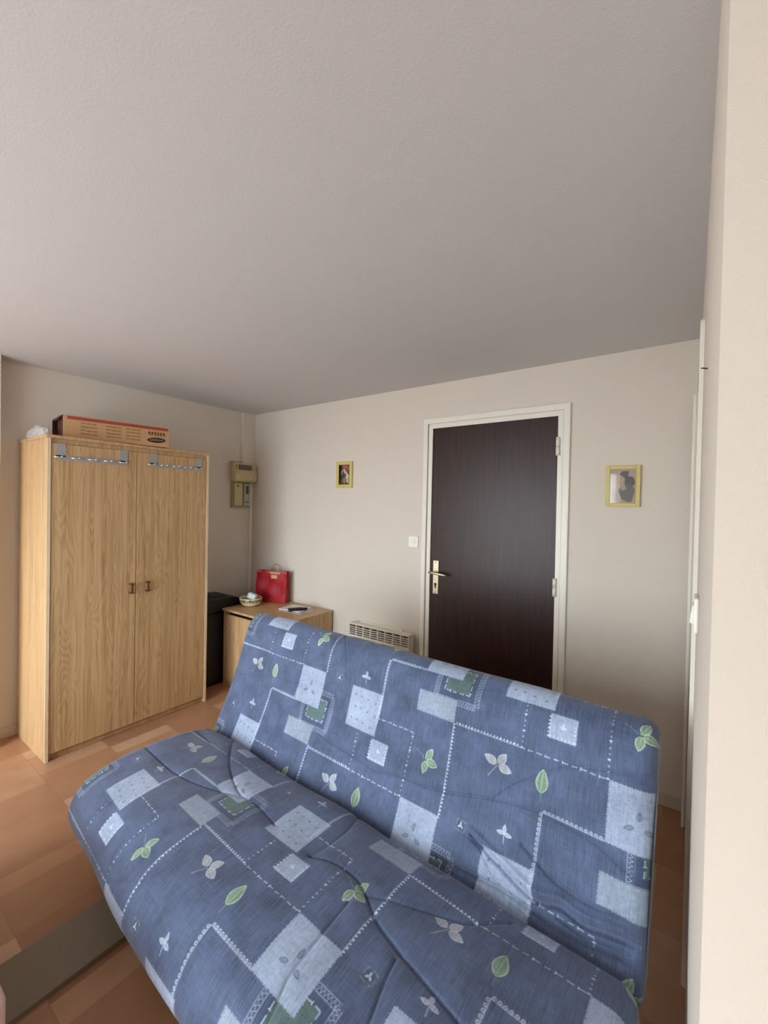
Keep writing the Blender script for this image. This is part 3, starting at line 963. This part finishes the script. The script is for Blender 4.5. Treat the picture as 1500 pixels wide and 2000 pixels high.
class Print:
    def __init__(self, xs, ts, seed=0):
        self.xs, self.ts = xs, ts
        self.c = np.tile(COL['base'], (len(xs), len(ts), 1)).astype(np.float32)
        self.a = np.zeros((len(xs), len(ts)), np.float32)
        self.px = abs(xs[len(xs) // 2 + 1] - xs[len(xs) // 2])
        self.rng = np.random.default_rng(seed)

    def win(self, x0, x1, t0, t1, pad=.012):
        ix = np.where((self.xs >= min(x0, x1) - pad) & (self.xs <= max(x0, x1) + pad))[0]
        it = np.where((self.ts >= min(t0, t1) - pad) & (self.ts <= max(t0, t1) + pad))[0]
        if len(ix) < 1 or len(it) < 1:
            return None
        sl = (slice(ix[0], ix[-1] + 1), slice(it[0], it[-1] + 1))
        X, T = np.meshgrid(self.xs[sl[0]], self.ts[sl[1]], indexing='ij')
        return sl, X, T

    def blend(self, sl, m, col, alpha=None):
        m = np.clip(m, 0, 1).astype(np.float32)
        self.c[sl] = self.c[sl] * (1 - m[..., None]) + COL[col] * m[..., None]
        if alpha is not None:
            self.a[sl] = self.a[sl] * (1 - m) + alpha * m

    def soft(self, d):            # d > 0 inside
        return d / self.px + .5

    def rect(self, x0, x1, t0, t1, col, alpha=1.0, rag=.0022, op=1.0):
        w = self.win(x0, x1, t0, t1)
        if w is None: return
        sl, X, T = w
        j = rag * (np.sin(X * 900 + T * 130) + .7 * np.sin(X * 523 + 2 + T * 210)) * .5
        k = rag * (np.sin(T * 870 + X * 110) + .7 * np.sin(T * 497 + 1 + X * 190)) * .5
        d = np.minimum(np.minimum(X - x0 + k, x1 - X + k), np.minimum(T - t0 + j, t1 - T + j))
        self.blend(sl, self.soft(d) * op, col, alpha)

    def line(self, x0, t0, x1, t1, kind, col='stitch', op=.85):
        w = self.win(x0, x1, t0, t1)
        if w is None: return
        sl, X, T = w
        L = math.hypot(x1 - x0, t1 - t0)
        ux, ut = (x1 - x0) / L, (t1 - t0) / L
        u = (X - x0) * ux + (T - t0) * ut
        d = -(X - x0) * ut + (T - t0) * ux
        inside = (u > 0) & (u < L)
        thin = .0013
        if kind == 'dash':
            fr = np.mod(u, .026)
            mk = self.soft(thin - np.abs(d + .0008 * np.sin(u * 90))) * (fr < .016)
            c_ = np.mod(u, .052)
            mk = np.maximum(mk, self.soft(.0044 - np.abs(d - .4 * (c_ - .026))) * (np.abs(c_ - .026) < .0014))
        elif kind == 'dot':
            fr = np.mod(u, .016)
            mk = self.soft(.0018 - np.abs(d)) * (fr < .005) * .7
            c_ = np.mod(u, .05)
            mk = np.maximum(mk, self.soft(.004 - np.abs(d)) * (c_ < .004))
        elif kind == 'tick':
            fr = np.mod(u, .0115)
            mk = np.maximum(self.soft(thin - np.abs(d)) * .8, self.soft(.0034 - np.abs(d - .0035)) * (fr < .005))
        elif kind == 'loop':
            c_ = np.mod(u, .013) - .0065
            r = np.hypot(c_, d - .004)
            mk = np.maximum(self.soft(.0010 - np.abs(d)), self.soft(.0014 - np.abs(r - .0034)))
        elif kind == 'bead':
            c_ = np.mod(u, .0115) - .0058
            mk = np.maximum(self.soft(.0036 - np.hypot(c_, d)), self.soft(.001 - np.abs(d)))
        elif kind == 'zig':
            z = np.abs(np.mod(u, .011) / .011 - .5) * 2
            mk = np.maximum(self.soft(.0014 - np.abs(d - .0055 * (2 * z - 1))), np.maximum(self.soft(.0009 - np.abs(d - .0085)), self.soft(.0009 - np.abs(d + .0085)))) * .7
        else:
            mk = self.soft(thin - np.abs(d))
        self.blend(sl, mk * inside * op, col)

    def leaf(self, x, t, ang, ln, wd, fill, edge, op=.85):
        w = self.win(x - ln * 1.2, x + ln * 1.2, t - ln * 1.2, t + ln * 1.2)
        if w is None: return
        sl, X, T = w
        u = ((X - x) * math.cos(ang) + (T - t) * math.sin(ang)) / ln
        v = -(X - x) * math.sin(ang) + (T - t) * math.cos(ang)
        uu = np.clip(u, 0, 1)
        half = wd * np.sin(math.pi * uu ** .8) ** .8
        d = np.where((u > 0) & (u < 1), half - np.abs(v), -1)
        self.blend(sl, self.soft(d) * op, edge)
        self.blend(sl, self.soft(d - .0026) * op * .9, fill)
        self.blend(sl, self.soft(.0009 - np.abs(v)) * (u > .1) * (u < .9) * .6, edge)

    def stem(self, x0, t0, x1, t1, col='lcream'):
        self.line(x0, t0, x1, t1, 'solid', col, .75)

    def tile(self, X, T):
        R = self.rect
        # crazy-quilt seams
        self.line(X - .49, T + .155, X - .26, T + .155, 'tick')
        self.line(X - .26, T + .155, X, T + .155, 'dash')
        self.line(X - .255, T + .155, X - .255, T + .30, 'dot')
        self.line(X - .005, T + .155, X - .005, T + .375, 'dot')
        self.line(X - .175, T + .370, X - .005, T + .370, 'dash')
        self.line(X + .155, T - .147, X + .155, T - .447, 'tick')
        self.line(X - .172, T, X, T, 'loop')
        self.line(X - .172, T - .26, X - .172, T, 'loop')
        # framed green square, partly under the big patch
        R(X + .065, X + .228, T - .078, T + .072, 'navy', 0, op=.35)
        for q in ((X + .228, T + .07, X + .155, T + .07), (X + .228, T + .07, X + .228, T - .078), (X + .228, T - .078, X + .065, T - .078), (X + .065, T - .078, X + .065, T)):
            self.line(*q, 'zig')
        R(X + .098, X + .196, T - .044, T + .040, 'green', .6)
        for q in ((X + .198, T + .041, X + .155, T + .041), (X + .198, T + .041, X + .198, T - .046), (X + .198, T - .046, X + .096, T - .046), (X + .096, T - .046, X + .096, T)):
            self.line(*q, 'dash')
        w = self.win(X + .098, X + .196, T - .044, T + .040, 0)
        if w:
            sl, A, Bq = w
            self.blend(sl, ((np.sin(A * 900) > .1) & (np.sin(Bq * 1400 + np.sin(A * 450) * 2) > .2)) * .35, 'gold')
        # patches
        R(X - .007, X + .155, T - .147, T - .072, 'grey')
        R(X + .322, X + .484, T - .008, T + .147, 'light')
        R(X + .476, X + .557, T - .090, T - .017, 'light')
        for q in ((X + .478, T - .088, X + .555, T - .088), (X + .555, T - .088, X + .555, T - .019), (X + .478, T - .088, X + .478, T - .019)):
            self.line(*q, 'tick')
        self.leaf(X + .516, T - .056, 1.57, .018, .004, 'stitch', 'stitch'); self.leaf(X + .516, T - .056, .5, .012, .003, 'stitch', 'stitch'); self.leaf(X + .516, T - .056, 2.6, .012, .003, 'stitch', 'stitch')
        R(X, X + .156, T, T + .156, 'light')
        for a in (1.57, 3.5, 5.9):
            self.leaf(X + .078 + .013 * math.cos(a), T + .066 + .013 * math.sin(a), a, .026, .0065, 'grey', 'dleaf')
        for i in range(4):
            for k in range(3):
                self.leaf(X + .345 + i * .037 + .01 * (k % 2), T + .02 + k * .045, 1.2 + i, .012, .0035, 'light', 'dleaf', .6)
        # printed leaves
        def trio(x, t, f, e):
            self.stem(x, t, x - .027, t - .042, f)
            self.leaf(x - .004, t + .002, math.atan2(.016, -.048), .046, .0135, f, e)
            self.leaf(x + .002, t + .003, math.atan2(.038, .023), .042, .0135, f, e)
            self.leaf(x + .004, t - .002, math.atan2(-.008, .046), .044, .0135, f, e)
        trio(X - .325, T + .08, 'lcream', 'stitch')
        x, t = X + .069, T - .30
        self.stem(x, t, x - .045, t + .024, 'lgreen')
        self.leaf(x, t + .003, math.atan2(.045, .022), .044, .013, 'lgreen', 'vein')
        self.leaf(x + .003, t, math.atan2(-.008, .046), .045, .014, 'lgreen', 'vein')
        self.leaf(x, t - .003, math.atan2(-.04, -.004), .042, .013, 'lgreen', 'vein')
        x, t = X - .183, T + .052
        self.stem(x + .002, t - .026, x, t + .01, 'lgreen')
        self.leaf(x, t - .002, 1.57, .066, .019, 'lgreen', 'vein')
        x, t = X - .272, T - .098
        self.stem(x, t, x + .004, t - .024, 'stitch')
        for a, l in ((1.62, .024), (3.2, .024), (-.1, .025)):
            self.leaf(x, t + .002, a, l, .006, 'grey', 'stitch')
        x, t = X - .413, T - .134
        for q in ((-.015, -.014, .015, -.014), (.015, -.014, .015, .014), (.015, .014, -.015, .014), (-.015, .014, -.015, -.014)):
            self.line(x + q[0], t + q[1], x + q[2], t + q[3], 'dash', 'gold')
        self.rect(x - .013, x + .013, t - .012, t + .012, 'navy', 0, .001, .5)
        for a in (1.57, 3.7, 5.7):
            self.leaf(x, t, a, .011, .0028, 'stitch', 'stitch')


def groove(Xg, Sg, pl_, width, depth):
    d2 = np.full(Xg.shape, 1e9)
    for (a, b_) in zip(pl_, pl_[1:]):
        ax, at = a; bx_, bt = b_
        L2 = (bx_ - ax) ** 2 + (bt - at) ** 2
        u = np.clip(((Xg - ax) * (bx_ - ax) + (Sg - at) * (bt - at)) / L2, 0, 1)
        d2 = np.minimum(d2, (Xg - ax - u * (bx_ - ax)) ** 2 + (Sg - at - u * (bt - at)) ** 2)
    d = np.sqrt(d2)
    # sharp stitched valley with a broad pillow shoulder
    return -depth * (np.exp(-(d / width) ** 2) + .55 * np.exp(-(d / (width * 5)) ** 2))


def smooth_poly(pl_, n=8):
    P = [np.array(p, float) for p in pl_]
    P = [2 * P[0] - P[1]] + P + [2 * P[-1] - P[-2]]
    out = []
    for i in range(1, len(P) - 2):
        for k in range(n):
            t = k / n
            out.append(tuple(.5 * ((2 * P[i]) + (-P[i - 1] + P[i + 1]) * t + (2 * P[i - 1] - 5 * P[i] + 4 * P[i + 1] - P[i + 2]) * t * t + (-P[i - 1] + 3 * P[i] - 3 * P[i + 1] + P[i + 2]) * t ** 3)))
    out.append(tuple(P[-2]))
    return out


def cushion(name, ctrl, x0, x1, R0, s_lo, s_hi, origins, flip, seams, bow, mt, parent, seed):
    Q, D = closed_spline(ctrl)
    tot = D[-1]
    STEP = 0.0021
    s = np.concatenate([np.arange(s_lo, s_hi, STEP), np.arange(s_hi, tot + s_lo - .004, .012)])
    xs = np.linspace(x0, x1, int((x1 - x0) / STEP) + 1)
    # cosine spacing at both ends for the rounded caps
    nxe = 22
    endl = x0 + R0 * (1 - np.cos(np.linspace(0, math.pi / 2, nxe)))
    endr = x1 - R0 * (1 - np.cos(np.linspace(0, math.pi / 2, nxe)))[::-1]
    mid = xs[(xs > x0 + R0) & (xs < x1 - R0)]
    xs = np.concatenate([endl, mid, endr])
    sm = np.mod(s, tot)
    Y = np.interp(sm, D, Q[:, 0]); Z = np.interp(sm, D, Q[:, 1])
    e = .006
    ty = np.interp(np.mod(s + e, tot), D, Q[:, 0]) - np.interp(np.mod(s - e, tot), D, Q[:, 0])
    tz = np.interp(np.mod(s + e, tot), D, Q[:, 1]) - np.interp(np.mod(s - e, tot), D, Q[:, 1])
    ln = np.hypot(ty, tz); ty /= ln; tz /= ln
    area = .5 * np.sum(Q[:-1, 0] * Q[1:, 1] - Q[1:, 0] * Q[:-1, 1])
    sg = 1 if area > 0 else -1
    ny, nz_ = sg * tz, -sg * ty
    Xg, Sg = np.meshgrid(xs, s, indexing='ij')
    t = np.minimum(xs - x0, x1 - xs)
    tt = np.clip(R0 - t, 0, R0)
    inset = R0 - np.sqrt(np.clip(R0 ** 2 - tt ** 2, 0, None))
    disp = -inset[:, None] * np.ones_like(Sg)
    fade = np.clip(t / .05, 0, 1)[:, None]
    dd = np.zeros_like(Sg)
    for pl_, wd_, dp_ in seams:
        dd += groove(Xg, Sg, smooth_poly(pl_), wd_, dp_)
    rg = np.random.default_rng(seed)
    for k in range(16):          # soft lumps of the filling
        kx, ks = rg.uniform(2, 16), rg.uniform(2, 22)
        dd += rg.uniform(.0006, .0016) * np.sin(kx * Xg + rg.uniform(0, 6)) * np.sin(ks * Sg + rg.uniform(0, 6))
    disp = disp + dd * fade
    Yg = Y[None, :] + ny[None, :] * disp
    Zg = Z[None, :] + nz_[None, :] * disp
    if bow > 0:
        wgt = np.clip((-1.5 - Yg) / .5, 0, 1)
        wgt = wgt * wgt * (3 - 2 * wgt)
        Yg = Yg + bow * np.clip(1 - Xg / .95, 0, 1) ** 1.3 * wgt
    nx, ns = Xg.shape
    co_ = np.stack([Xg, Yg, Zg], -1).reshape(-1, 3)
    cc = np.array([[x0, Y.mean(), Z.mean()], [x1, Y.mean(), Z.mean()]])
    co_ = np.vstack([co_, cc]).astype(np.float32)
    I = np.arange(nx * ns).reshape(nx, ns)
    a = I[:-1, :]; b_ = I[1:, :]
    a2 = np.roll(a, -1, 1); b2 = np.roll(b_, -1, 1)
    quads = np.stack([a, b_, b2, a2], -1).reshape(-1, 4)
    if sg > 0:
        quads = quads[:, ::-1]
    c0, c1 = nx * ns, nx * ns + 1
    r0, r1 = I[0], I[-1]
    t0_ = np.stack([np.full(ns, c0), r0, np.roll(r0, -1)], -1)
    t1_ = np.stack([np.full(ns, c1), np.roll(r1, -1), r1], -1)
    if sg > 0:
        t0_ = t0_[:, ::-1]; t1_ = t1_[:, ::-1]
    me = bpy.data.meshes.new(name)
    nq, ntr = len(quads), 2 * ns
    me.vertices.add(len(co_)); me.vertices.foreach_set('co', co_.ravel())
    li = np.concatenate([quads.ravel(), t0_.ravel(), t1_.ravel()]).astype(np.int32)
    me.loops.add(len(li)); me.loops.foreach_set('vertex_index', li)
    me.polygons.add(nq + ntr)
    ls = np.concatenate([np.arange(nq) * 4, nq * 4 + np.arange(ntr) * 3]).astype(np.int32)
    me.polygons.foreach_set('loop_start', ls)
    me.polygons.foreach_set('use_smooth', np.ones(nq + ntr, bool))
    me.update(calc_edges=True)
    me.validate()
    pr = Print(xs, (-s if flip else s), seed)
    for (ox, ot) in origins:
        pr.tile(ox, ot)
    col = np.concatenate([pr.c, pr.a[..., None]], -1).reshape(-1, 4)
    endc = np.array([list(COL['base']) + [0]] * 2)
    col = np.vstack([col, endc]).astype(np.float32)
    at = me.color_attributes.new('fabric_print', 'FLOAT_COLOR', 'POINT')
    at.data.foreach_set('color', col.ravel())
    uvd = np.stack([Xg, Sg], -1).reshape(-1, 2)
    uvd = np.vstack([uvd, [[x0, 0], [x1, 0]]]).astype(np.float32)
    uv = me.attributes.new('cloth_uv', 'FLOAT2', 'POINT')
    uv.data.foreach_set('vector', uvd.ravel())
    me.materials.append(mt)
    o = bpy.data.objects.new(name, me)
    C.objects.link(o)
    o.parent = parent
    return o


def denim():
    mt, n, b = new_mat('printed_denim_cloth')
    L = n.links
    b.inputs['Roughness'].default_value = 0.72
    b.inputs['Specular IOR Level'].default_value = 0.35
    b.inputs['Sheen Weight'].default_value = 0.25
    b.inputs['Sheen Roughness'].default_value = 0.5
    ca = n.nodes.new('ShaderNodeAttribute'); ca.attribute_name = 'fabric_print'
    ua = n.nodes.new('ShaderNodeAttribute'); ua.attribute_name = 'cloth_uv'

    def noise(sx_, sy_, det=4, rough=.6):
        mp = n.nodes.new('ShaderNodeMapping'); mp.inputs['Scale'].default_value = (sx_, sy_, 1)
        L.new(ua.outputs['Vector'], mp.inputs[0])
        q = n.nodes.new('ShaderNodeTexNoise'); q.inputs['Scale'].default_value = 1; q.inputs['Detail'].default_value = det
        q.inputs['Roughness'].default_value = rough
        L.new(mp.outputs[0], q.inputs['Vector'])
        return q.outputs[0]

    def mth(op, a, bb, cc=None):
        q = n.nodes.new('ShaderNodeMath'); q.operation = op
        for i, v in enumerate((a, bb, cc)):
            if v is None: continue
            if hasattr(v, 'links'): L.new(v, q.inputs[i])
            else: q.inputs[i].default_value = v
        return q.outputs[0]
    warp = noise(300, 14)            # vertical slubs
    weft = noise(16, 300)
    blot = noise(9, 9, 5)
    mott = noise(90, 90, 5, .7)
    f1 = mth('MULTIPLY_ADD', mth('SUBTRACT', warp, .5), 1.5, 1.0)
    f2 = mth('MULTIPLY_ADD', mth('SUBTRACT', weft, .5), .7, f1)
    f3 = mth('MULTIPLY_ADD', mth('SUBTRACT', blot, .5), 1.5, f2)
    f4 = mth('MULTIPLY_ADD', mth('MULTIPLY', mth('SUBTRACT', mott, .5), ca.outputs['Alpha']), 1.6, f3)
    soft_ = mth('MULTIPLY_ADD', ca.outputs['Alpha'], -.45, 1.0)
    f4 = mth('MULTIPLY_ADD', mth('SUBTRACT', f4, 1.0), soft_, 1.0)
    vm = n.nodes.new('ShaderNodeVectorMath'); vm.operation = 'SCALE'
    L.new(ca.outputs['Color'], vm.inputs[0]); L.new(f4, vm.inputs['Scale'])
    L.new(vm.outputs[0], b.inputs['Base Color'])
    bp = n.nodes.new('ShaderNodeBump'); bp.inputs['Strength'].default_value = .25; bp.inputs['Distance'].default_value = .001
    L.new(mth('ADD', warp, weft), bp.inputs['Height']); L.new(bp.outputs[0], b.inputs['Normal'])
    return mt


DEN = denim()
sofa = thing('sofa_bed', (SX0, 0, 0), 'blue patchwork print sofa bed with leaf motifs and sloping back', 'sofa bed', rz=ANG)
P_ = .6535
bo = [(-.087, .005), (-.087, .605), (.567, -.285), (.567, .315), (.567, .915), (1.221, .005), (1.221, .605), (1.221, 1.2), (1.875, -.29), (1.875, .303), (1.875, .90), (2.53, .0), (2.53, .60)]
so = [(-.05, -.60), (-.05, -.01), (.600, -.31), (.600, -.90), (.600, .28), (1.246, -.60), (1.246, -.005), (1.246, -1.2), (1.90, -.31), (1.90, -.90), (1.90, .28), (2.55, -.6), (2.55, 0)]
seat_seams = [
    ([(.05, .38), (.201, .38), (.374, .376), (.498, .356), (.643, .312), (.718, .274)], 0.0048, 0.0060),
    ([(.27, .01), (.383, .102), (.499, .184), (.623, .244), (.713, .27), (.803, .266), (.875, .274), (.932, .282)], 0.0048, 0.0060),
    ([(1.09, .02), (1.134, .13), (1.14, .236), (1.123, .296)], 0.0056, 0.0034),
    ([(1.123, .296), (1.2, .272), (1.281, .27), (1.344, .29), (1.421, .334), (1.513, .358), (1.598, .376), (1.70, .396), (1.82, .43), (2.0, .50)], 0.0048, 0.0068),
    ([(1.35, .292), (1.41, .264), (1.527, .212), (1.61, .166), (1.687, .072)], 0.0048, 0.0051),
    ([(1.326, .34), (1.328, .402), (1.331, .46), (1.334, .512), (1.336, .56), (1.348, .60), (1.36, .68)], 0.0040, 0.0043),
    ([(1.512, .374), (1.523, .442), (1.539, .506), (1.56, .62)], 0.0040, 0.0051),
    ([(.07, .13), (.16, .13), (.288, .148)], 0.0048, 0.0034),
    ([(.62, .74), (.80, .66), (1.0, .69), (1.2, .75)], 0.0080, 0.0026),
]
back_seams = [
    ([(.06, .31), (.32, .36), (.62, .39)], 0.0040, 0.0030),
    ([(.62, .26), (.8, .22), (.95, .21), (1.09, .2), (1.2, .22), (1.35, .23), (1.55, .28), (1.69, .30), (1.84, .29), (1.92, .26), (1.99, .25)], 0.0040, 0.0038),
    ([(1.55, .28), (1.62, .35), (1.73, .43), (1.82, .47), (1.92, .49), (1.99, .52)], 0.0040, 0.0038),
    ([(.72, .69), (.82, .56), (.85, .45)], 0.0048, 0.0026),
    ([(1.50, .155), (1.60, .12), (1.71, .085), (1.78, .10), (1.84, .09), (1.9, .1), (1.97, .11)], 0.0065, 0.016),
    ([(1.50, .175), (1.60, .145), (1.71, .112), (1.78, .125), (1.84, .118), (1.9, .126), (1.97, .135)], 0.010, -0.011),
    ([(1.66, .20), (1.76, .155), (1.86, .145), (1.95, .165)], 0.006, 0.007),
    ([(1.78, .075), (1.86, .068), (1.95, .085)], 0.005, 0.010),
    ([(1.40, .05), (1.62, .065), (1.80, .05), (1.95, .07), (1.99, .05)], 0.0060, 0.014),
    ([(1.48, .15), (1.54, .13), (1.62, .06), (1.69, .04)], 0.0032, 0.0040),
]
cushion('seat_mattress', SEAT, .09, 1.985, .045, -.05, .86, so, True, seat_seams, .062, DEN, sofa, 3)
cushion('back_mattress', BACK, .055, 1.985, .045, -.02, .74, bo, False, back_seams, 0, DEN, sofa, 5)
# steel base of the folding mechanism
bm = B()
for yy in (-1.86, -1.40):
    box(bm, .16, 1.93, yy - .0125, yy + .0125, .128, .153, bev=.003)
for xx in (.16, .75, 1.34, 1.905):
    box(bm, xx, xx + .025, -1.86, -1.40, .128, .153, bev=.003)
loc_obj('base_frame', bm, 'frame_steel', sofa)
for xx in (.22, 1.86):
    for yy in (-1.84, -1.30):
        bm = B()
        tube(bm, [(xx, yy, .14), (xx, yy, .012)], .014, 12)
        tube(bm, [(xx, yy, .012), (xx, yy, 0)], .018, 12)
        loc_obj('leg', bm, 'frame_steel', sofa)
for xx in (.25, 1.80):
    bm = B()
    tube(bm, [(xx, -1.40, .14), (xx, -1.24, .20), (xx, -1.19, .24), (xx, -1.12, .42), (xx, -1.03, .68)], .013, 10)
    loc_obj('back_support', bm, 'frame_steel', sofa)
